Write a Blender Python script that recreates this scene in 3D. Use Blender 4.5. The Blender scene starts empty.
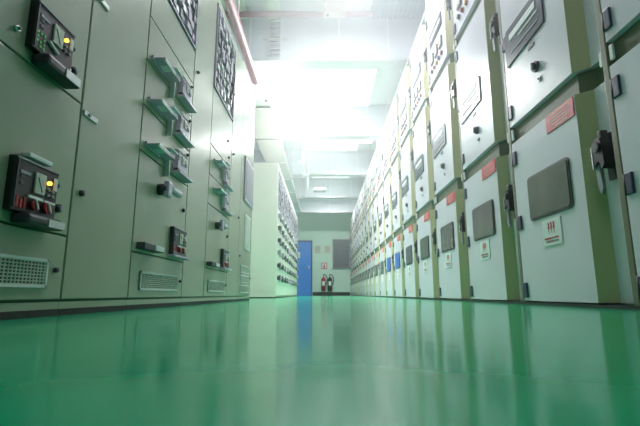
import bpy, bmesh, math, random
from mathutils import Vector, Matrix
R = math.radians
scene = bpy.context.scene
C = scene.collection
rnd = random.Random(7)

# ------------------------------------------------------------------ materials
def mat(name, col, rough=0.5, metal=0.0, emit=None, estr=0.0, noise=0.0, nscale=6.0, coat=0.0, bump=0.0, bscale=40.0, spec=0.5):
    m = bpy.data.materials.new(name); m.use_nodes = True
    nt = m.node_tree; b = nt.nodes['Principled BSDF']
    b.inputs['Base Color'].default_value = (*col, 1)
    b.inputs['Roughness'].default_value = rough
    b.inputs['Metallic'].default_value = metal
    b.inputs['Coat Weight'].default_value = coat
    b.inputs['Specular IOR Level'].default_value = spec
    if emit is not None:
        b.inputs['Emission Color'].default_value = (*emit, 1)
        b.inputs['Emission Strength'].default_value = estr
    if noise > 0 or bump > 0:
        tc = nt.nodes.new('ShaderNodeTexCoord')
    if noise > 0:
        n = nt.nodes.new('ShaderNodeTexNoise'); n.inputs['Scale'].default_value = nscale; n.inputs['Detail'].default_value = 5
        r = nt.nodes.new('ShaderNodeValToRGB')
        r.color_ramp.elements[0].position = .3; r.color_ramp.elements[1].position = .7
        r.color_ramp.elements[0].color = (*[c * (1 - noise) for c in col], 1)
        r.color_ramp.elements[1].color = (*[min(1, c * (1 + noise)) for c in col], 1)
        nt.links.new(tc.outputs['Object'], n.inputs['Vector'])
        nt.links.new(n.outputs['Fac'], r.inputs['Fac']); nt.links.new(r.outputs['Color'], b.inputs['Base Color'])
    if bump > 0:
        n2 = nt.nodes.new('ShaderNodeTexNoise'); n2.inputs['Scale'].default_value = bscale; n2.inputs['Detail'].default_value = 3
        bp = nt.nodes.new('ShaderNodeBump'); bp.inputs['Strength'].default_value = bump; bp.inputs['Distance'].default_value = .01
        nt.links.new(tc.outputs['Object'], n2.inputs['Vector'])
        nt.links.new(n2.outputs['Fac'], bp.inputs['Height']); nt.links.new(bp.outputs['Normal'], b.inputs['Normal'])
    return m

M = {
 'sage':   mat('sage_paint', (.36, .41, .29), .27, noise=.05, nscale=3, bump=.05, bscale=9),
 'sagerim':mat('sage_seam', (.10, .16, .10), .6),
 'cream':  mat('cream_paint', (.93, .91, .80), .38, noise=.02),
 'white':  mat('pale_blue_paint', (.73, .70, .79), .27, noise=.04, nscale=2.5, bump=.04, bscale=7),
 'white2': mat('pale_blue_gloss', (.58, .69, .71), .25),
 'olive':  mat('olive_paint', (.10, .135, .06), .5),
 'fold':   mat('olive_fold_paint', (.52, .49, .28), .4),
 'post':   mat('tan_edge', (.17, .17, .10), .45),
 'black':  mat('black_plastic', (.012, .012, .014), .35),
 'soft':   mat('dark_grey_plastic', (.05, .05, .06), .45),
 'grey':   mat('grey_plastic', (.30, .29, .34), .4),
 'lilac':  mat('lilac_grey_metal', (.55, .47, .60), .4, metal=.1),
 'chrome': mat('chrome', (.75, .75, .78), .18, metal=1),
 'label':  mat('white_label', (.82, .84, .84), .5),
 'navy':   mat('navy_plastic', (.03, .045, .10), .35),
 'glass':  mat('dark_viewing_glass', (.035, .045, .05), .08, coat=.5),
 'lowglass': mat('smoked_window', (.10, .105, .085), .16, noise=.15, nscale=9),
 'slate':  mat('slate_window', (.015, .03, .055), .32, spec=.3),
 'blue':   mat('blue_plate', (.02, .12, .55), .3),
 'red':    mat('red_sign', (.70, .02, .025), .4, noise=.15, nscale=30),
 'redp':   mat('red_plastic', (.45, .02, .02), .35),
 'pink':   mat('pale_lettering', (.9, .62, .58), .5),
 'redink': mat('red_ink', (.6, .04, .05), .5),
 'green':  mat('green_marks', (.05, .55, .10), .5),
 'amber':  mat('amber_lamp', (1, .5, .05), .4, emit=(1, .42, .03), estr=5),
 'amberoff': mat('amber_plastic', (.8, .35, .05), .4),
 'gauge':  mat('gauge_face', (.55, .60, .50), .4, noise=.2, nscale=60),
 'floor':  None,
 'wall':   mat('mint_wall', (.62, .80, .70), .6, noise=.03, nscale=1.5),
 'ceil':   mat('ceiling_paint', (.80, .84, .84), .75, noise=.03, nscale=2),
 'beam':   mat('beam_paint', (.66, .69, .74), .7, noise=.05, nscale=2.5),
 'ribs':   mat('ribbed_sheet', (.34, .43, .50), .5),
 'mintpanel': mat('mint_panel', (.60, .74, .56), .5),
 'pipe':   mat('dull_red_pipe', (.38, .17, .20), .45, noise=.1, nscale=5),
 'brown':  mat('brown_box', (.38, .28, .22), .5, noise=.1),
 'galv':   mat('galvanised', (.62, .64, .64), .4, metal=.5),
 'door':   mat('blue_door', (.05, .28, .92), .3, noise=.05),
 'doorframe': mat('door_frame', (.05, .10, .28), .4),
 'board':  mat('dark_board', (.13, .12, .15), .4, noise=.15, nscale=14),
 'notice': mat('cream_notice', (.78, .74, .62), .6, noise=.08, nscale=20),
 'extred': mat('extinguisher_red', (.42, .012, .02), .28),
 'hose':   mat('black_rubber', (.015, .015, .015), .6),
 'lumi':   mat('lit_diffuser', (1, 1, 1), .5, emit=(.97, 1, .99), estr=14),
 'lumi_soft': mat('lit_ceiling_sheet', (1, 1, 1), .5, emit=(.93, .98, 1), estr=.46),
 'tube':   mat('lit_tube', (1, 1, 1), .5, emit=(.97, .99, 1), estr=4),
}
# glossy green epoxy floor
m = bpy.data.materials.new('green_epoxy'); m.use_nodes = True
nt = m.node_tree; b = nt.nodes['Principled BSDF']
tc = nt.nodes.new('ShaderNodeTexCoord')
n = nt.nodes.new('ShaderNodeTexNoise'); n.inputs['Scale'].default_value = 5; n.inputs['Detail'].default_value = 6
r = nt.nodes.new('ShaderNodeValToRGB')
r.color_ramp.elements[0].position = .3; r.color_ramp.elements[0].color = (.001, .35, .14, 1)
r.color_ramp.elements[1].position = .72; r.color_ramp.elements[1].color = (.003, .44, .195, 1)
n2 = nt.nodes.new('ShaderNodeTexNoise'); n2.inputs['Scale'].default_value = 7; n2.inputs['Detail'].default_value = 2
bp = nt.nodes.new('ShaderNodeBump'); bp.inputs['Strength'].default_value = .06; bp.inputs['Distance'].default_value = .01
L = nt.links.new
L(tc.outputs['Object'], n.inputs['Vector']); L(n.outputs['Fac'], r.inputs['Fac']); L(r.outputs['Color'], b.inputs['Base Color'])
L(tc.outputs['Object'], n2.inputs['Vector']); L(n2.outputs['Fac'], bp.inputs['Height']); L(bp.outputs['Normal'], b.inputs['Normal'])
b.inputs['Roughness'].default_value = .13
b.inputs['Specular IOR Level'].default_value = .2
b.inputs['IOR'].default_value = 1.5
M['floor'] = m

# ------------------------------------------------------------------ mesh helpers
class MB:
    def __init__(self):
        self.bm = bmesh.new(); self.mats = []
    def mi(self, m):
        if m not in self.mats: self.mats.append(m)
        return self.mats.index(m)
    def box(self, x0, x1, y0, y1, z0, z1, m, bev=0.0, rot=None):
        x0, x1 = sorted((x0, x1)); y0, y1 = sorted((y0, y1)); z0, z1 = sorted((z0, z1))
        vs = [self.bm.verts.new((x, y, z)) for x in (x0, x1) for y in (y0, y1) for z in (z0, z1)]
        q = [(0,1,3,2), (4,6,7,5), (0,4,5,1), (2,3,7,6), (0,2,6,4), (1,5,7,3)]
        fs = [self.bm.faces.new([vs[i] for i in f]) for f in q]
        k = self.mi(m)
        for f in fs: f.material_index = k
        if rot:
            c = Vector(((x0+x1)/2, (y0+y1)/2, (z0+z1)/2))
            bmesh.ops.rotate(self.bm, verts=vs, cent=c, matrix=Matrix.Rotation(rot[1], 3, rot[0]))
        if bev > 0:
            es = list({e for f in fs for e in f.edges})
            r = bmesh.ops.bevel(self.bm, geom=es, offset=bev, segments=2, affect='EDGES', profile=.6)
            for f in r['faces']: f.material_index = k
        return self
    def prism(self, pts, z0, z1, m, axis='z', fold=None):
        """pts: 2-D outline; axis z: (x,y) extruded in z; axis x: (y,z) extruded in x."""
        def P(p, t): return (p[0], p[1], t) if axis == 'z' else (t, p[0], p[1])
        a = [self.bm.verts.new(P(p, z0)) for p in pts]; b_ = [self.bm.verts.new(P(p, z1)) for p in pts]
        k = self.mi(m); n_ = len(pts); fs = []
        fs.append(self.bm.faces.new(a)); fs.append(self.bm.faces.new(b_[::-1]))
        for i in range(n_):
            fs.append(self.bm.faces.new([a[i], b_[i], b_[(i+1) % n_], a[(i+1) % n_]]))
        for f in fs: f.material_index = k
        if fold: fs[3].material_index = self.mi(fold)
        return self
    def tube(self, p0, p1, r, m, seg=14, r2=None, smooth=True):
        p0, p1 = Vector(p0), Vector(p1); d = p1 - p0
        q = d.to_track_quat('Z', 'Y').to_matrix(); r2 = r if r2 is None else r2
        k = self.mi(m); ra = []; rb = []
        for i in range(seg):
            a = 2*math.pi*i/seg; o = Vector((math.cos(a), math.sin(a), 0))
            ra.append(self.bm.verts.new(p0 + q @ (o*r))); rb.append(self.bm.verts.new(p1 + q @ (o*r2)))
        for i in range(seg):
            f = self.bm.faces.new([ra[i], ra[(i+1) % seg], rb[(i+1) % seg], rb[i]]); f.material_index = k; f.smooth = smooth
        f = self.bm.faces.new(ra[::-1]); f.material_index = k
        f = self.bm.faces.new(rb); f.material_index = k
        return self
    def path(self, pts, r, m, seg=8):
        for a, b_ in zip(pts, pts[1:]): self.tube(a, b_, r, m, seg)
        return self
    def build(self, name, parent=None, loc=None):
        bmesh.ops.recalc_face_normals(self.bm, faces=self.bm.faces)
        me = bpy.data.meshes.new(name); self.bm.to_mesh(me); self.bm.free()
        for m in self.mats: me.materials.append(M[m])
        o = bpy.data.objects.new(name, me); C.objects.link(o)
        if parent: o.parent = parent
        if loc: o.location = loc
        return o

def tag(o, label=None, cat=None, group=None, kind=None):
    for k, v in (('label', label), ('category', cat), ('group', group), ('kind', kind)):
        if v: o[k] = v
    return o
def thing(name, label, cat, loc, group=None):
    o = bpy.data.objects.new(name, None); C.objects.link(o); o.location = loc; o.empty_display_size = .1
    return tag(o, label, cat, group)
def struct(name, mb):
    o = mb.build(name); o['kind'] = 'structure'; return o
def copy_tree(o, parent=None):
    c = o.copy(); C.objects.link(c); c.parent = parent
    for ch in list(o.children): copy_tree(ch, c)
    return c

# ------------------------------------------------------------------ layout (metres, camera lens 5 cm above the floor)
XR, XL = 1.0, -0.625          # faces of the two rows
WALL = 16.7; CEIL = 3.6

struct('floor', MB().box(-3.0, 3.0, -3.2, WALL+.2, -.1, 0, 'floor'))
struct('ceiling', MB().box(-3.0, 3.0, -3.2, WALL+.2, CEIL, CEIL+.1, 'ceil'))
struct('wall_back', MB().box(-3.0, 3.0, -3.2, -3.1, 0, CEIL, 'wall'))
struct('wall_far', MB().box(-3.0, 3.0, WALL, WALL+.2, 0, CEIL, 'wall'))
struct('wall_left', MB().box(-3.0, -2.9, -3.1, WALL, 0, CEIL, 'beam'))
struct('wall_right', MB().box(2.9, 3.0, -3.1, WALL, 0, CEIL, 'beam'))
struct('baseboard_far', MB().box(-.44, .98, WALL-.02, WALL, 0, .13, 'black'))
struct('trim_1', MB().box(-2.9, 2.9, WALL-.04, WALL, 3.17, 3.22, 'sagerim'))

# ---- blue door in the far wall
d = MB().box(-1.08, -.50, WALL-.03, WALL, 0.0, 2.04, 'door', .004)
door = d.build('door_1'); door['kind'] = 'structure'
f = MB()
f.box(-1.13, -1.08, WALL-.05, WALL, 0, 2.10, 'doorframe'); f.box(-.50, -.45, WALL-.05, WALL, 0, 2.10, 'doorframe'); f.box(-1.08, -.50, WALL-.05, WALL, 2.04, 2.10, 'doorframe')
f.build('door_frame', door)
MB().box(-.585, -.555, WALL-.06, WALL-.03, .98, 1.12, 'chrome', .004).tube((-.57, WALL-.08, 1.06), (-.68, WALL-.08, 1.06), .012, 'chrome').tube((-.57, WALL-.085, 1.06), (-.57, WALL-.05, 1.06), .012, 'chrome').build('door_handle', door)
MB().box(-1.02, -.92, WALL-.036, WALL-.03, 1.42, 1.66, 'label').build('door_notice', door)

# ------------------------------------------------------------------ right-hand row : high-voltage cabinets
W = .80
def profile(off, th, yfar=W-.004, ynear=.034):
    """outline in local (x, y): raised plane, 45 degree fold, recessed handle strip (x grows into the cabinet)"""
    return [(off, yfar), (off, .212), (off+.05, .165), (off+.05, ynear), (off+.05+th, ynear), (off+.05+th, yfar)]

def hv_handle(name, parent, z, big=True):
    o = MB()
    y = .108
    o.box(.036, .05, y-.020, y+.020, z-.10, z+.075, 'soft', .004)               # base plate
    o.prism([(y+.030, z-.045), (y+.034, z+.005), (y+.024, z+.045), (y+.004, z+.060), (y-.016, z+.052), (y-.026, z+.02), (y-.028, z-.05), (y-.012, z-.062), (y+.002, z-.03), (y+.014, z-.035)], -.004, .036, 'black', 'x')
    o.tube((-.004, y, z+.02), (-.014, y, z+.02), .018, 'soft', 16)              # lock barrel
    o.box(-.006, .008, y+.030, y+.038, z-.055, z+.03, 'chrome', .003)           # bright edge
    o.prism([(y+.034, z-.04), (y+.012, z-.04), (y+.006, z-.13), (y+.016, z-.15), (y+.030, z-.13)], .004, .016, 'grey', 'x')   # curved lever
    o.box(.006, .034, y-.013, y+.009, z+.050, z+.085, 'soft', .006)             # top hook
    return o.build(name, parent)

def rounded_rect(y0, y1, z0, z1, r, seg=4):
    pts = []
    for cy, cz, a0 in ((y1-r, z1-r, 0), (y0+r, z1-r, 90), (y0+r, z0+r, 180), (y1-r, z0+r, 270)):
        for i in range(seg+1):
            a = R(a0 + 90*i/seg); pts.append((cy + r*math.cos(a), cz + r*math.sin(a)))
    return pts

def hinge(parent, z):
    MB().box(-.009, .002, .752, .782, z-.036, z+.036, 'navy', .003).tube((-.004, .788, z-.036), (-.004, .788, z+.036), .006, 'soft', 8).build('hinge', parent)

def make_hv(tall, glass='lowglass', glabel=None, sign=True):
    t = thing('high_voltage_cabinet', 'x', 'cabinet', (0, 0, 0))
    top = 3.0 if tall else 2.80
    b_ = MB()
    b_.box(.085, 1.35, 0.0, W, .012, top, 'white')                  # carcass
    b_.box(.0, .075, .002, .030, .012, top, 'post', .003)           # edge post
    b_.box(.002, 1.3, .0, W, 0, .013, 'hose')                       # black kick
    b_.box(.0, .075, .002, W-.002, top-.03, top, 'white')           # cap
    b_.build('carcass', t)
    # --- lower door
    ld = MB().prism(profile(0, .02), .019, .832, 'white', fold='fold').build('lower_door', t)
    w = MB()
    w.prism(rounded_rect(.295, .655, .392, .606, .022), -.006, .003, 'soft', 'x')
    w.prism(rounded_rect(.305, .645, .402, .596, .018), -.009, -.002, glass, 'x')
    w.build('viewing_window', ld)
    if sign:
        s = MB().box(-.004, .001, .222, .435, .752, .830, 'red')
        for k, (a, c) in enumerate(((.26, .40), (.25, .41), (.28, .40), (.25, .39), (.27, .36))):
            zz = .817 - k*.0135
            y = a
            while y < c:
                l = rnd.uniform(.006, .016); s.box(-.0052, -.004, y, min(y+l, c), zz-.0018, zz+.0018, 'pink'); y += l + .004
        s.build('red_notice_plate', ld)
    s = MB().box(-.004, .001, .400, .552, .262, .376, 'label')
    for k in range(3):                                              # three red bolts
        yc = .455 + k*.022
        s.prism([(yc-.004, .362), (yc+.006, .362), (yc+.002, .342), (yc+.008, .342), (yc-.006, .308), (yc-.001, .334), (yc-.008, .334)], -.0052, -.0042, 'redink', 'x')
    for zz in (.292, .278):
        y = .425
        while y < .53:
            l = rnd.uniform(.005, .012); s.box(-.0052, -.004, y, y+l, zz-.004, zz+.004, 'redink' if rnd.random() < .6 else 'grey'); y += l+.004
    s.build('warning_placard', ld)
    hv_handle('door_handle', ld, .555)
    for z in (.07, .405, .745): hinge(ld, z)
    # --- band between doors
    def band(z0, z1):
        o = MB().prism(profile(.022, .012, W, .03), z0, z1, 'olive')
        o.box(.0, .012, .03, .045, z0+.02, z1-.01, 'label', .002); o.box(-.004, .004, W-.035, W-.018, z0+.012, z1-.018, 'label', .002)
        o.build('dividing_band', t)
    band(.836, .922); band(1.880, 1.955)
    # --- middle door
    md = MB().prism(profile(0, .02), .926, 1.876, 'white', fold='fold').build('middle_door', t)
    w = MB()
    w.prism([(.365, 1.262), (.755, 1.252), (.762, 1.42), (.735, 1.452), (.395, 1.447), (.36, 1.42)], -.008, .002, 'slate', 'x')
    w.box(-.011, -.008, .42, .70, 1.375, 1.41, 'label'); w.box(-.011, -.008, .40, .60, 1.345, 1.352, 'label')  # pale strips across the slate pane
    w.box(-.011, -.008, .40, .70, 1.30, 1.306, 'grey')
    w.build('striped_window', md)
    k = MB().tube((0, .47, 1.10), (-.012, .47, 1.10), .026, 'soft', 18).tube((-.012, .47, 1.10), (-.022, .47, 1.10), .018, 'black', 18)
    k.box(-.028, -.02, .464, .476, 1.082, 1.118, 'grey', .002); k.build('rotary_knob', md)
    MB().tube((0, .455, 1.03), (-.006, .455, 1.03), .014, 'galv', 14).tube((-.006, .455, 1.03), (-.009, .455, 1.03), .006, 'black', 8).build('key_lock', md)
    MB().box(-.004, .001, .47, .53, 1.215, 1.232, 'black').build('name_plate', md)
    hv_handle('door_handle', md, 1.60)
    for z in (1.0, 1.40, 1.80): hinge(md, z)
    # --- instrument door
    idr = MB().prism(profile(0, .02), 1.959, top-.034, 'white', fold='fold').build('instrument_door', t)
    for k in range(3):
        y = .36 + k*.14
        o = MB().box(-.012, .001, y-.045, y+.045, 2.12, 2.21, 'soft', .004)
        o.box(-.014, -.012, y-.035, y+.035, 2.135, 2.20, 'label' if k == 1 else 'gauge'); o.box(-.0155, -.014, y-.004, y+.03, 2.15, 2.156, 'redink')
        o.build('meter', idr)
    for k in range(5):
        y = .34 + k*.08; mm = ('redp', 'soft', 'amberoff', 'redp', 'soft')[k]
        MB().tube((0, y, 2.055), (-.018, y, 2.055), .017, mm, 12).tube((0, y, 2.055), (-.006, y, 2.055), .022, 'grey', 12).build('indicator', idr)
    MB().box(-.008, .001, .30, .70, 2.30, 2.42, 'slate', .003).box(-.010, -.008, .33, .66, 2.345, 2.38, 'label').build('relay_window', idr)
    hv_handle('door_handle', idr, 2.36)
    for z in (2.03, 2.6): hinge(idr, z)
    return t

ORD = ['first','second','third','fourth','fifth','sixth','seventh','eighth','ninth','tenth','eleventh','twelfth','thirteenth','fourteenth','fifteenth','sixteenth','seventeenth','eighteenth','nineteenth','twentieth']
GR = 'high-voltage cabinets in the pale blue row'
protos = {}
def hv(kind):
    args = {'tall': (True, 'lowglass'), 'std': (False, 'lowglass'), 'blue': (False, 'blue')}[kind]
    if kind not in protos:
        protos[kind] = make_hv(*args); return protos[kind]
    return copy_tree(protos[kind])
for n_ in range(-1, 19):
    kind = 'tall' if n_ < 3 else ('blue' if n_ in (5, 6) else 'std')
    o = hv(kind); o.location = (XR, 1.405 + W*n_, 0); o['group'] = GR
    if n_ == -1: lab = 'pale blue cabinet cut by the picture edge, only its hinged door edges visible'
    elif n_ == 0: lab = 'pale blue high-voltage cabinet with the largest-looking red plate and smoked window, first whole one'
    elif kind == 'blue': lab = 'pale cabinet with blue lower window, %s whole one counted along the pale blue row' % ORD[n_]
    elif n_ == 18: lab = 'last pale blue cabinet of the row, touching the mint end wall'
    else: lab = '%s pale blue cabinet, %s whole one counted from the lens along its row' % ('tall' if kind == 'tall' else 'lower', ORD[n_])
    o['label'] = lab

# ------------------------------------------------------------------ left-hand row : low-voltage drawer cabinets (local x grows towards the aisle)
def seam_y(o, y0, y1, z): o.box(-.002, .0015, y0, y1, z-.0035, z+.0035, 'sagerim')

def grille(parent, y0, y1, z0, z1):
    o = MB().box(-.001, .002, y0, y1, z0, z1, 'soft')
    f_ = .006
    o.box(-.001, .005, y0, y1, z0, z0+f_, 'label'); o.box(-.001, .005, y0, y1, z1-f_, z1, 'label')
    o.box(-.001, .005, y0, y0+f_, z0, z1, 'label'); o.box(-.001, .005, y1-f_, y1, z0, z1, 'label')
    nz = 9
    for i in range(1, nz):
        z = z0 + (z1-z0)*i/nz; o.box(.001, .004, y0, y1, z-.0013, z+.0013, 'gauge')
    ny = int((y1-y0)/.011)
    for i in range(1, ny):
        y = y0 + (y1-y0)*i/ny; o.box(.001, .0035, y-.0016, y+.0016, z0, z1, 'gauge')
    return o.build('vent_grille', parent)

def meter_box(parent, y0, y1, z0, z1, style, lit=False, case='black'):
    h = z1-z0; w = y1-y0
    Y = lambda a: y0 + a*w
    Z = lambda a: z0 + a*h
    o = MB().box(-.001, .016, y0, y1, z0, z1, case, .003)
    o.box(.016, .019, Y(.02), Y(.98), Z(.95), Z(.985), 'grey'); o.box(.016, .018, Y(.03), Y(.06), Z(.06), Z(.94), 'soft')
    o.box(.016, .020, Y(.42), Y(.66), Z(.42), Z(.82), 'gauge', .001)               # meter face
    o.box(.020, .0208, Y(.52), Y(.535), Z(.45), Z(.75), 'black', rot=('X', .5))      # needle
    o.tube((.016, Y(.75), Z(.70)), (.022, Y(.75), Z(.70)), .0040, 'amber' if lit else 'label', 12)     # lit lamp
    for a in (.75, .86):
        for c in (.56, .46): o.tube((.016, Y(a), Z(c)), (.021, Y(a), Z(c)), .0038, 'grey', 8)
    o.box(.016, .018, Y(.88), Y(.96), Z(.6), Z(.85), 'label')
    o.box(.016, .018, Y(.10), Y(.32), Z(.70), Z(.76), 'grey')
    for c in (.62, .5): o.box(.016, .0175, Y(.12), Y(.2), Z(c), Z(c+.05), 'soft')
    if style == 'green':
        for i in range(3):
            for j in range(4):
                if (i*3+j) % 5: o.box(.016, .0175, Y(.07+.075*i), Y(.115+.075*i), Z(.08+.09*j), Z(.135+.09*j), 'green')
        o.box(.016, .022, Y(.33), Y(.58), Z(.28), Z(.32), 'label', rot=('X', -.35))
    elif style == 'red':
        for i in range(3): o.box(.016, .0175, Y(.08+.08*i), Y(.13+.08*i), Z(.08), Z(.30 - .06*(i % 2)), 'redp')
        o.box(.016, .021, Y(.30), Y(.62), Z(.30), Z(.35), 'label'); o.box(.016, .021, Y(.66), Y(.92), Z(.30), Z(.34), 'label')
        o.tube((.016, Y(.45), Z(.18)), (.024, Y(.45), Z(.18)), .010, 'redp', 14); o.tube((.016, Y(.75), Z(.2)), (.024, Y(.75), Z(.2)), .012, 'redp', 14)
        o.box(.024, .027, Y(.44), Y(.46), Z(.1), Z(.30), 'label', rot=('X', .5)); o.box(.024, .027, Y(.74), Y(.77), Z(.1), Z(.30), 'label', rot=('X', .5))
    return o.build('meter_box', parent)

def lock(parent, y, z, r=.008, nm='key_lock', m='soft'):
    return MB().tube((0, y, z), (.008, y, z), r, m, 14).tube((.008, y, z), (.013, y, z), r*.55, 'grey', 10).build(nm, parent)

def pull_tray(parent, y0, y1, z0, z1, out=.042):
    o = MB().box(0, out, y0, y1, z0, z1, 'soft', .007)
    o.box(out-.001, out+.002, y0+(y1-y0)*.50, y1-.006, z0+.002, z1-.003, 'galv')
    o.box(.004, out-.006, y0+.01, y1-.01, z1-.001, z1+.002, 'soft')
    return o.build('pull_tray', parent)

def breaker_grip(parent, y, z):
    o = MB().box(0, .008, y-.005, y+.12, z-.010, z+.010, 'lilac', .002)
    o.box(.006, .046, y, y+.12, z-.003, z+.003, 'lilac', .001)          # projecting plate
    o.box(.044, .048, y+.005, y+.115, z-.008, z+.007, 'label', .001)
    o.box(.012, .038, y+.045, y+.09, z-.006, z-.003, 'label', .001)
    o.box(.0, .052, y+.115, y+.190, z+.022, z+.028, 'label', .002)     # white bracket, top
    o.box(.0, .044, y+.120, y+.180, z-.002, z+.022, 'lilac', .003)
    o.box(.0, .020, y+.188, y+.195, z-.065, z+.028, 'label', .002)     # and its drop strip
    return o.build('breaker_grip', parent)

def tray_ledge(parent, y0, y1, z):
    return MB().box(0, .034, y0, y1, z, z+.010, 'lilac', .002).box(.004, .022, y0+.01, y1-.02, z+.010, z+.024, 'soft', .002).build('tray_ledge', parent)

def terminals(parent, y0, y1, z0, z1, seed, fine=1.0):
    r_ = random.Random(seed)
    o = MB().box(-.02, -.012, y0, y1, z0, z1, 'lilac')
    o.box(-.02, .006, y0, y1, z0, z0+.008, 'lilac'); o.box(-.02, .006, y0, y1, z1-.008, z1, 'label')
    o.box(-.02, .006, y0, y0+.008, z0, z1, 'lilac'); o.box(-.02, .006, y1-.008, y1, z0, z1, 'lilac')
    rows = int(9*fine); z = z0 + .02; dz = (z1-z0-.03)/rows
    for i in range(rows):
        y = y0 + .02
        while y < y1 - .05:
            w = r_.uniform(.018, .05); hgt = dz*r_.uniform(.45, .82)
            mm = r_.choice(['grey', 'grey', 'galv', 'lilac', 'lilac', 'soft', 'lilac', 'galv'])
            o.box(-.012, r_.uniform(-.002, .014), y, y+w, z, z+hgt, mm)
            y += w + r_.uniform(.004, .014)
        z += dz
    for i in range(4):                                                 # cable loops
        y = y0 + .06 + (y1-y0-.12)*i/3
        o.path([(-.008, y, z0+.03), (.012, y+.01, (z0+z1)/2-.05), (.010, y+.04, (z0+z1)/2+.08), (-.008, y+.02, z1-.03)], .004, 'soft', 6)
    return o.build('terminal_panel', parent)

LH = 1.81
def lv_cabinet(name, cat, label, y, w, spec, group, x=XL, depth=1.2):
    t = thing(name, label, cat, (x, y, 0), group)
    b_ = MB()
    b_.box(-depth, -.022, 0, w, .034, LH, 'sage'); b_.box(-depth+.03, -.001, 0, w, 0, .016, 'hose')
    b_.box(-depth, -.003, 0, w, .016, .033, 'sage')
    b_.box(-.022, -.001, 0, w, LH-.06, LH, 'sage', .002)
    b_.box(-.024, -.008, 0, w, .034, LH-.06, 'sagerim')
    b_.build('carcass', t)
    g = .0025
    for s in spec:
        k = s[0]; z0, z1 = s[1], s[2]
        nm = {'grille': 'vent_panel', 'term': 'instrument_frame', 'plain': 'plain_door'}.get(k, 'drawer')
        if k == 'plain' and z1 - z0 < .5: nm = 'blank_panel'
        if k == 'term':
            p = MB().box(-.022, -.020, g, w-g, z0+g, z1-g, 'soft').build('instrument_frame', t)
            terminals(p, .01, w-.01, z0+.006, z1-.006, int(y*100)); continue
        p = MB().box(-.022, 0, g, w-g, z0+g, z1-g, 'sage', .002).build(nm, t)
        if k == 'grille':
            grille(p, .075, w-.065, .064, .127); lock(p, w-.035, .105, .006)
        elif k == 'bigA':                                              # black meter box over a full-width pull tray
            zb = s[3]; a, c = w-.222, w-.082
            meter_box(p, a, c, zb, zb+.112, s[4], True)
            if s[4] == 'red': MB().box(0, .018, a+.035, c-.03, zb+.118, zb+.128, 'label', .002).build('label_strip', p)
            pull_tray(p, a+.022, c+.006, z0+.001, zb-.002, .040)
            lock(p, a-.03, zb+.02, .006, m='chrome'); lock(p, c+.013, zb+.085, .006); lock(p, c+.028, zb+.035, .010, 'knob', 'black')
        elif k == 'bigB':
            a, c = .335, .505
            meter_box(p, a, c, .212, .322, 'red', case='soft')
            if s[3]: breaker_grip(p, .04, .495)
            MB().box(0, .03, .03, .20, .199, .222, 'soft', .003).box(.03, .033, .12, .20, .202, .220, 'label').build('drawer_bar', p)
            tray_ledge(p, a-.02, w-.01, .197)
            lock(p, c+.008, .285, .006, 'knob', 'black'); lock(p, c+.008, .235, .008, 'knob', 'black')
            o = MB().tube((0, .19, .44), (.035, .19, .44), .022, 'soft', 16)
            o.box(.025, .045, .17, .21, .41, .47, 'lilac', .006).box(.02, .045, .20, .33, .438, .462, 'lilac', .006).box(.045, .048, .22, .28, .444, .458, 'label')
            o.build('rotary_handle', p); lock(p, w-.045, .415, .009, 'knob', 'black')
        elif k == 'small':
            if s[3]: breaker_grip(p, .04, s[3])
            meter_box(p, w-.20, w-.07, z0+.028, z0+.112, 'plain', case='lilac'); tray_ledge(p, w-.21, w-.03, z0+.008)
            lock(p, w-.03, z0+.14, .007, 'knob', 'black')
        elif k == 'smallC':
            breaker_grip(p, .09, z0+.10); meter_box(p, w-.22, w-.10, z0+.03, z1-.035, 'plain', case='lilac'); tray_ledge(p, w-.22, w-.04, z0+.012)
        elif k == 'plain':
            for z in s[3]:
                MB().box(-.004, .005, .008, .075, z-.007, z+.007, 'galv', .002).tube((0, .03, z), (.009, .03, z), .005, 'grey', 10).build('latch_tab', p)
            if len(s) > 4:
                for (yy, zz) in s[4]: lock(p, yy, zz, .008, 'knob', 'soft')
    return t

GL = 'low-voltage drawer cabinets of the sage green row'; GP = 'plain sage green cabinets between the drawer columns'
lv_cabinet('plain_cabinet', 'cabinet', 'plain sage cabinet beside the lens, before the column with black meter boxes', .155, .353, [('plain', .036, LH-.062, (.515,))], GP)
lv_cabinet('drawer_cabinet', 'cabinet', 'sage green drawer cabinet with two large black meter boxes, amber lamps lit', .51, .528,
    [('grille', .036, .188), ('bigA', .188, .532, .212, 'red'), ('bigA', .532, .876, .560, 'green'), ('bigA', .876, 1.21, .90, 'red'), ('term', 1.21, LH-.06)], GL)
lv_cabinet('plain_cabinet', 'cabinet', 'plain sage cabinet with pale latch tabs, between the black meter boxes and breaker grips', 1.04, .354,
    [('plain', .036, LH-.062, (.515, .86), ((.035, .305),))], GP)
lv_cabinet('drawer_cabinet', 'cabinet', 'sage drawer cabinet with three projecting breaker grips and a white-framed grille', 1.396, .522,
    [('grille', .036, .188), ('bigB', .188, .535, False), ('small', .535, .70, .567), ('small', .70, .87, .733), ('small', .87, 1.04, .895), ('plain', 1.04, 1.21, ())] + [('term', 1.21, LH-.06)], GL)
lv_cabinet('plain_cabinet', 'cabinet', 'plain sage cabinet between the breaker-grip column and the narrower two-drawer column', 1.920, .348,
    [('plain', .036, LH-.062, (), ((.05, 1.13),))], GP)
lv_cabinet('drawer_cabinet', 'cabinet', 'sage drawer cabinet with two grips under a blank panel and tall terminal board', 2.270, .528,
    [('grille', .036, .188), ('bigB', .188, .535, False), ('smallC', .535, .70), ('smallC', .70, .87), ('plain', .87, 1.21, (), ((.40, 1.03), (.44, .93))), ('term', 1.21, LH-.06)], GL)
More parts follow.
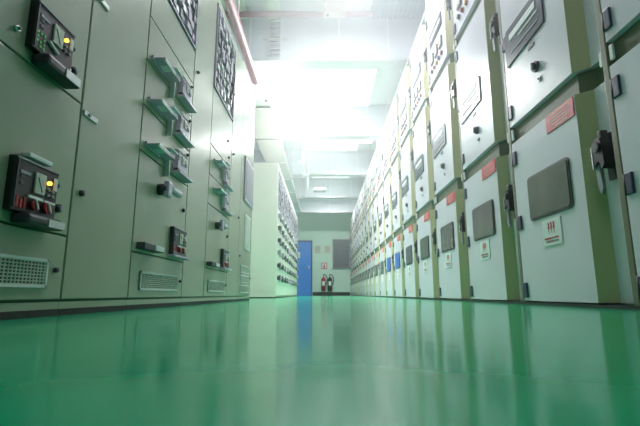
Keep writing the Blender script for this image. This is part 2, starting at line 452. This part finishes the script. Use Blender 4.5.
lv_cabinet('plain_cabinet', 'cabinet', 'plain sage cabinet just before the last cabinet of the long sage row', 2.80, .348,
    [('plain', .036, LH-.062, (), ((.30, .60), (.05, 1.0)))], GP)
# last unit of the row: light strip window and dark mesh panel
e = lv_cabinet('end_cabinet', 'cabinet', 'last sage cabinet of the long row, with a lilac mesh and pale blue panel', 3.15, .54,
    [('plain', .036, LH-.062, (), ((.04, .33), (.5, .18)))], None)
MB().box(-.002, .012, .12, .51, .77, 1.13, 'lilac', .003).box(.012, .014, .15, .48, .80, 1.10, 'grey').build('mesh_panel', e)
for i in range(3): grille(e, .10, .46, .06+.075*i, .12+.075*i)
MB().box(-.002, .006, .20, .45, .40, .68, 'label', .002).box(.006, .008, .22, .43, .42, .66, 'gauge').build('pale_panel', e)

# ---- second (further) block with a cream end face
GS = 'drawer cabinets of the further cream-ended block'
def far_cabinet(i, y, first=False):
    lab = ('drawer cabinet with the tall cream end face turned to the cross aisle' if i == 0 else
           '%s drawer cabinet of the cream-ended block, counted from its cream end face' % ORD[i])
    t = thing('drawer_cabinet', lab, 'cabinet', (XL, y, 0), GS)
    w = .885
    b_ = MB().box(-1.2, -.02, 0, w, .03, LH+.02, 'cream'); b_.box(-1.17, -.004, .01, w, 0, .012, 'hose'); b_.box(-1.2, -.003, 0, w, .012, .03, 'sage')
    b_.box(-.02, 0, 0, .03, .03, LH+.02, 'cream', .003)
    b_.box(-.02, -.004, .03, w, LH-.06, LH+.02, 'cream')
    b_.build('carcass', t)
    if i == 0:
        MB().box(-1.2, -.004, -.012, 0, .012, LH+.025, 'cream', .003).build('end_panel', t)
    zs = [.036, .19, .36, .535, .70, .87, 1.04, 1.21]
    for col in range(2):
        y0 = .034 + col*.42; y1 = y0 + .415
        for j, (a, c) in enumerate(zip(zs, zs[1:])):
            p = MB().box(-.02, 0, y0, y1-.004, a+.002, c-.002, 'cream', .002).build('drawer' if j else 'vent_panel', t)
            if j == 0: continue
            dy = ((i*7+j*5+col*3) % 5)*.018 - .03; o = MB().box(0, .04, y0+.06+dy, y0+.15+dy, a+.045, a+.095, 'soft' if (i+j) % 3 else 'grey', .004).box(.0, .03, y0+.20, y0+.26, a+.045, a+.115, 'grey', .003).box(.05, .053, y0+.08, y0+.13, a+.055, a+.08, 'label')
            o.build('breaker_grip', p)
            MB().box(0, .02, y0+.28, y0+.37, a+.03, a+.125, 'lilac' if (i+j+col) % 2 else 'soft', .003).box(.02, .022, y0+.30, y0+.34, a+.06, a+.10, 'gauge').build('meter_box', p)
    p = MB().box(-.02, -.018, .034, w-.004, 1.212, LH-.06, 'soft').build('instrument_frame', t)
    terminals(p, .04, w-.01, 1.216, LH-.066, 50+i)
    return t
for i in range(5): far_cabinet(i, 5.73 + .885*i)

# ------------------------------------------------------------------ overhead
beams = [2.40, 5.06, 7.72, 10.36, 12.95, 15.4]
for k, y in enumerate(beams):
    o = MB().box(-2.9, 2.9, y, y+.16, 3.0, CEIL, 'beam')
    for x in (-2.1, -.95, .20, .83, 1.9): o.box(x-.008, x+.008, y-.006, y, 3.0, CEIL, 'ceil')
    o.box(-2.9, 2.9, y-.03, y+.19, 2.965, 3.0, 'galv')
    struct('trim_%d' % (k+2), o)

# lit ceiling sheets in two bays, bright luminaires
def lit_sheet(label, x0, x1, y0, y1):
    t = thing('ceiling_light', label, 'ceiling light', ((x0+x1)/2, (y0+y1)/2, CEIL))
    a, b2 = (x1-x0)/2, (y1-y0)/2
    MB().box(-a, a, -b2, -b2+.04, -.05, 0, 'ceil').box(-a, a, b2-.04, b2, -.05, 0, 'ceil').box(-a, -a+.04, -b2, b2, -.05, 0, 'ceil').box(a-.04, a, -b2, b2, -.05, 0, 'ceil').build('frame', t)
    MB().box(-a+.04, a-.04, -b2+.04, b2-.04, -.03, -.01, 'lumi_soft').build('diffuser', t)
lit_sheet('broad lit ceiling sheet around the brightest lamp, behind the beam with the ladder', -.80, .88, 5.6, 7.68)
lit_sheet('broad bluish lit ceiling sheet between the second and third beams', -.50, .86, 8.55, 10.32)

lit_sheet('small lit ceiling sheet between the third and fourth beams', -.40, .80, 11.9, 12.9)
def batten(label, x, y, z, lx, ly, m='tube', n_t=2, group=None):
    t = thing('fluorescent_lamp', label, 'ceiling light', (x, y, z), group)
    MB().box(-lx/2, lx/2, -ly/2, ly/2, 0, .05, 'ceil', .004).build('housing', t)
    for i in range(n_t):
        if lx > ly:
            yy = (i-(n_t-1)/2)*ly*.5; o = MB().tube((-lx/2+.03, yy, -.025), (lx/2-.03, yy, -.025), .016, m, 10)
        else:
            xx = (i-(n_t-1)/2)*lx*.5; o = MB().tube((xx, -ly/2+.03, -.025), (xx, ly/2-.03, -.025), .016, m, 10)
        o.build('tube', t)
    h = CEIL - z - .05
    if h > .03:
        for s in (-.4, .4):
            MB().tube((s*lx if lx > ly else 0, s*ly if ly > lx else 0, .05), (s*lx if lx > ly else 0, s*ly if ly > lx else 0, .05+h), .006, 'galv', 6).build('hanger', t)
    return t
# the blown-out luminaire
t = thing('ceiling_light', 'blazing white rectangular lamp over the aisle, the brightest light in the room', 'ceiling light', (-.56, 6.85, 3.42))
MB().box(-.24, .24, -.70, .70, 0, .08, 'ceil', .01).build('housing', t)
MB().box(-.22, .22, -.68, .68, -.02, 0, 'lumi', .006).build('diffuser', t)
for s in (-.5, .5): MB().tube((0, s, .08), (0, s, .18), .01, 'galv', 8).build('hanger', t)
batten('twin tube lamp slung crosswise beside the pale blue cabinets, behind the second beam', .72, 8.9, 3.32, .72, .20)
batten('added twin tube lamp slung lengthwise over the aisle just behind the third beam', .10, 11.45, 3.40, .22, .95)  # added lamp, brightens the far part of the aisle
batten('twin tube lamp far down the aisle, slung crosswise before the mint wall', .30, 14.3, 3.40, .9, .2)
batten('twin tube lamp over the aisle between the lens and the ladder beam', .25, 3.6, 3.45, .22, 1.3)
batten('twin tube lamp overhead, out over the aisle behind the camera', .35, .2, 3.45, .22, 1.3)

# ladder hung on the first visible beam face
t = thing('cable_ladder', 'short pale steel ladder rack fixed upright on the first beam', 'cable ladder', (-.62, 5.03, 3.0))
MB().box(-.075, -.065, -.03, 0, .02, .58, 'galv').build('rail', t); MB().box(.065, .075, -.03, 0, .02, .58, 'galv').build('rail', t)
for i in range(9): MB().box(-.065, .065, -.026, -.006, .045+.06*i, .075+.06*i, 'grey').build('rung', t)
MB().box(-.16, .16, -.012, 0, .26, .275, 'galv').build('bracket', t)
# pipe crossing the bay + box
tag(MB().tube((-1.6, 4.86, 3.50), (.62, 4.86, 3.50), .035, 'pipe').tube((-.95, 4.86, 3.50), (-.95, 4.86, 3.6), .012, 'galv', 8).tube((.5, 4.86, 3.50), (.5, 4.86, 3.6), .012, 'galv', 8).build('crosswise_pipe'),
    'dull red pipe running crosswise under the ceiling before the first beam', 'pipe')
tag(MB().box(.0, .27, 4.66, 4.80, 3.40, 3.60, 'brown', .008).tube((.05, 4.73, 3.40), (.05, 4.73, 3.385), .02, 'soft', 10).build('junction_box'), 'brown junction box under the ceiling beside the crosswise pipe', 'junction box')
o = MB().box(.60, 1.9, 4.2, 5.0, 3.56, 3.60, 'ribs')
for i in range(22): o.box(.62+.058*i, .645+.058*i, 4.2, 5.0, 3.535, 3.56, 'ribs')
tag(o.build('ribbed_ceiling_sheet'), 'blue grey ribbed sheet under the ceiling above the pale blue cabinets', 'ceiling panel')
for k, (x0, x1) in enumerate(((-1.25, -.98), (-.72, -.55))):
    tag(MB().box(x0, x1, 4.1, 5.02, 3.545, 3.60, 'mintpanel', .004).box(x0+.02, x1-.02, 4.1, 5.0, 3.535, 3.545, 'mintpanel').build('ceiling_cover'),
        'pale mint ceiling cover %s' % ('above the sage row, crossed by the red pipe end' if k == 0 else 'directly above the upright ladder rack'), 'ceiling panel')
# long red pipe over the sage row
o = MB().tube((-.84, -1.0, 2.62), (-.84, 4.9, 2.62), .046, 'pipe')
for y in (.6, 2.2, 3.8): o.tube((-.84, y, 2.62), (-.84, y, 3.6), .01, 'galv', 8)
tag(o.build('long_pipe'), 'long dull red pipe running above the sage green row', 'pipe')
# cable trays on both sides
def tray(label, x, y0, y1, z, w=.3):
    t = thing('cable_tray', label, 'cable tray', (x, y0, z))
    L_ = y1-y0
    MB().box(-w/2, w/2, 0, L_, 0, .008, 'galv').box(-w/2, -w/2+.01, 0, L_, 0, .07, 'galv').box(w/2-.01, w/2, 0, L_, 0, .07, 'galv').build('trough', t)
    for i in range(4):
        xx = -w/2+.05+i*(w-.1)/3; MB().tube((xx, 0, .03), (xx, L_, .03), .02, 'grey' if i % 2 else 'label', 8).build('cable', t)
    n_h = int(L_/1.3)
    for i in range(n_h+1):
        y = .15 + i*(L_-.3)/n_h
        MB().box(-w/2-.02, w/2+.02, y-.015, y+.015, -.02, 0, 'galv').tube((-w/2-.01, y, -.01), (-w/2-.01, y, CEIL-z), .008, 'galv', 6).tube((w/2+.01, y, -.01), (w/2+.01, y, CEIL-z), .008, 'galv', 6).build('hanger', t)
tray('galvanised cable tray hung above the further cream-ended cabinet block', -.95, 5.5, 13.5, 2.62, .42)
tray('galvanised cable tray hung above the far cabinets of the pale blue row', 1.30, 5.6, 14.5, 3.05, .36)
# drop pipes
for k, (x, y, z0) in enumerate(((-.42, 8.6, 2.75), (-.36, 9.4, 2.7), (-.45, 11.1, 2.6))):
    tag(MB().tube((x, y, z0), (x, y, CEIL), .04, 'ceil').tube((x-.12, y, z0), (x+.02, y, z0), .03, 'ceil').build('drop_pipe'),
        ('white drop pipe under the second bright ceiling sheet', 'white drop pipe just before the third beam', 'white drop pipe just behind the third beam')[k], 'pipe')
tag(MB().box(-.3, .05, 12.2, 12.5, 3.02, 3.10, 'galv', .01).tube((-.25, 12.35, 3.1), (-.25, 12.35, 3.6), .01, 'galv', 6).tube((0, 12.35, 3.1), (0, 12.35, 3.6), .01, 'galv', 6).build('hanging_unit'),
    'small grey unit hung on rods beyond the third beam', 'ceiling fixture')

# ------------------------------------------------------------------ far wall objects
yw = WALL
tag(MB().box(.36, .96, yw-.05, yw, 1.06, 2.12, 'board', .004).box(.33, .99, yw-.06, yw, 2.12, 2.15, 'grey').box(.33, .99, yw-.06, yw, 1.03, 1.06, 'grey').box(.33, .36, yw-.06, yw, 1.06, 2.12, 'grey').box(.96, .99, yw-.06, yw, 1.06, 2.12, 'grey').build('dark_wall_board'),
    'dark grey framed board on the mint end wall beside the pale blue row', 'board')
for k, x in enumerate((-.38, 0.0)):
    o = MB().box(x, x+.27, yw-.015, yw, 1.60, 1.92, 'notice', .002).box(x+.02, x+.25, yw-.017, yw-.015, 1.62, 1.90, 'gauge')
    for j in range(5): o.box(x+.04, x+.22, yw-.018, yw-.017, 1.65+.045*j, 1.662+.045*j, 'grey')
    tag(o.build('wall_notice'), 'pale framed notice on the end wall, %s' % ('next to the blue door' if k == 0 else 'next to the dark board'), 'notice')
o = MB().box(-.10, .12, yw-.012, yw, 1.0, 1.24, 'redink').box(-.075, .095, yw-.014, yw-.012, 1.025, 1.215, 'label').box(-.02, .04, yw-.016, yw-.014, 1.04, 1.15, 'redink').box(-.01, .03, yw-.016, yw-.014, 1.16, 1.19, 'redink')
tag(o.build('extinguisher_sign'), 'small red and white square sign above the fire extinguishers', 'sign')
def lathe(mb, cx, cy, prof, m, seg=20):
    for (r0, z0), (r1, z1) in zip(prof, prof[1:]): mb.tube((cx, cy, z0), (cx, cy, z1), r0, m, seg, r1)
def extinguisher(x, label, body):
    t = thing('fire_extinguisher', label, 'fire extinguisher', (x, yw-.13, .17), None)
    o = MB(); lathe(o, 0, 0, [(.075, 0), (.085, .03), (.085, .42), (.07, .47), (.03, .50), (.028, .53)], body); o.build('cylinder', t)
    MB().box(-.02, .02, -.03, .02, .53, .58, 'chrome', .004).box(-.012, .012, -.13, .03, .60, .615, 'hose').box(-.012, .012, -.12, .03, .57, .58, 'hose').build('valve_head', t)
    pts = [Vector((.03 + .11*math.sin(a), -.03, .42 + .20*math.cos(a))) for a in [R(d_) for d_ in range(-30, 200, 18)]]
    MB().path(pts, .014, 'hose', 8).tube(pts[-1], pts[-1] + Vector((0, 0, -.1)), .018, 'hose', 10, .03).build('hose', t)
    MB().box(-.05, .05, -.088, -.08, .20, .36, 'label', .002).build('white_label', t)
    MB().box(-.04, .04, .08, .13, .30, .40, 'galv').build('wall_bracket', t)
extinguisher(-.02, 'red fire extinguisher with white label hung on the end wall, nearer the blue door', 'extred')
extinguisher(.22, 'dark fire extinguisher hung beside the bright red one, nearer the dark board', 'hose')

# ------------------------------------------------------------------ haze volume added to stand in for lens bloom
m = bpy.data.materials.new('bloom_haze'); m.use_nodes = True; nt = m.node_tree; nt.nodes.clear()
out = nt.nodes.new('ShaderNodeOutputMaterial'); v = nt.nodes.new('ShaderNodeVolumeScatter')
v.inputs['Color'].default_value = (.97, 1, 1, 1); v.inputs['Density'].default_value = .045; hz_tc = nt.nodes.new('ShaderNodeTexCoord'); hz_s = nt.nodes.new('ShaderNodeSeparateXYZ'); hz_m = nt.nodes.new('ShaderNodeMapRange'); hz_y = nt.nodes.new('ShaderNodeMapRange'); hz_y.interpolation_type = 'SMOOTHSTEP'
nt.links.new(hz_tc.outputs['Object'], hz_s.inputs[0]); nt.links.new(hz_s.outputs['Z'], hz_m.inputs['Value'])
for k_, v_ in (('From Min', .3), ('From Max', 1.9), ('To Min', .01), ('To Max', .125)): hz_m.inputs[k_].default_value = v_
for k_, v_ in (('From Min', 3.6), ('From Max', 7.6), ('To Min', 1.0), ('To Max', .0)): hz_y.inputs[k_].default_value = v_
nt.links.new(hz_s.outputs['Y'], hz_y.inputs['Value'])
hz_p = nt.nodes.new('ShaderNodeMath'); hz_p.operation = 'MULTIPLY_ADD'; hz_p.inputs[2].default_value = .0
nt.links.new(hz_m.outputs[0], hz_p.inputs[0]); nt.links.new(hz_y.outputs[0], hz_p.inputs[1])
nt.links.new(hz_p.outputs[0], v.inputs['Density'])
v.inputs['Anisotropy'].default_value = .45
nt.links.new(v.outputs[0], out.inputs['Volume']); M['haze'] = m
h = MB().box(-.53, .965, 1.2, 7.7, .001, 3.05, 'haze').build('haze')
tag(h, 'thin white haze added down the aisle in place of lens bloom', 'haze', kind='stuff')

# ------------------------------------------------------------------ lights and world
w = bpy.data.worlds.new('world'); scene.world = w; w.use_nodes = True
w.node_tree.nodes['Background'].inputs['Color'].default_value = (.6, .8, .75, 1); w.node_tree.nodes['Background'].inputs['Strength'].default_value = .2
def area(name, loc, sx, sy, p, col=(1, 1, 1), rot=(0, 0, 0)):
    l = bpy.data.lights.new(name, 'AREA'); l.shape = 'RECTANGLE'; l.size = sx; l.size_y = sy; l.energy = p; l.color = col
    o = bpy.data.objects.new(name, l); C.objects.link(o); o.location = loc; o.rotation_euler = rot
area('lamp_light', (-.56, 6.85, 3.39), .42, 1.3, 100)
area('lamp_light_near', (.25, 3.6, 3.41), .2, 1.2, 46, (.96, .96, 1))
area('lamp_light_camera', (.35, .2, 3.41), .2, 1.2, 9, (.80, .86, 1))
area('lamp_light_third', (.72, 8.9, 3.27), .7, .2, 30)
area('added_light_fourth', (.1, 11.45, 3.35), .2, .9, 30)  # fill light under the added batten
area('lamp_light_far', (.3, 14.3, 3.36), .9, .2, 30)

# ------------------------------------------------------------------ camera
cam = bpy.data.cameras.new('camera'); cam.sensor_width = 36; cam.lens = 36*432/640; cam.clip_start = .01
co = bpy.data.objects.new('camera', cam); C.objects.link(co)
co.location = (0, 0, .05)
co.rotation_euler = (R(90+10.65), 0, R(.53))
scene.camera = co
vs = scene.view_settings
vs.view_transform = 'Standard'; vs.look = 'None'; vs.gamma = 1; vs.use_curve_mapping = False; vs.exposure = .72
scene.cycles.volume_bounces = 1
scene.cycles.max_bounces = 8
scene.cycles.sample_clamp_indirect = 6
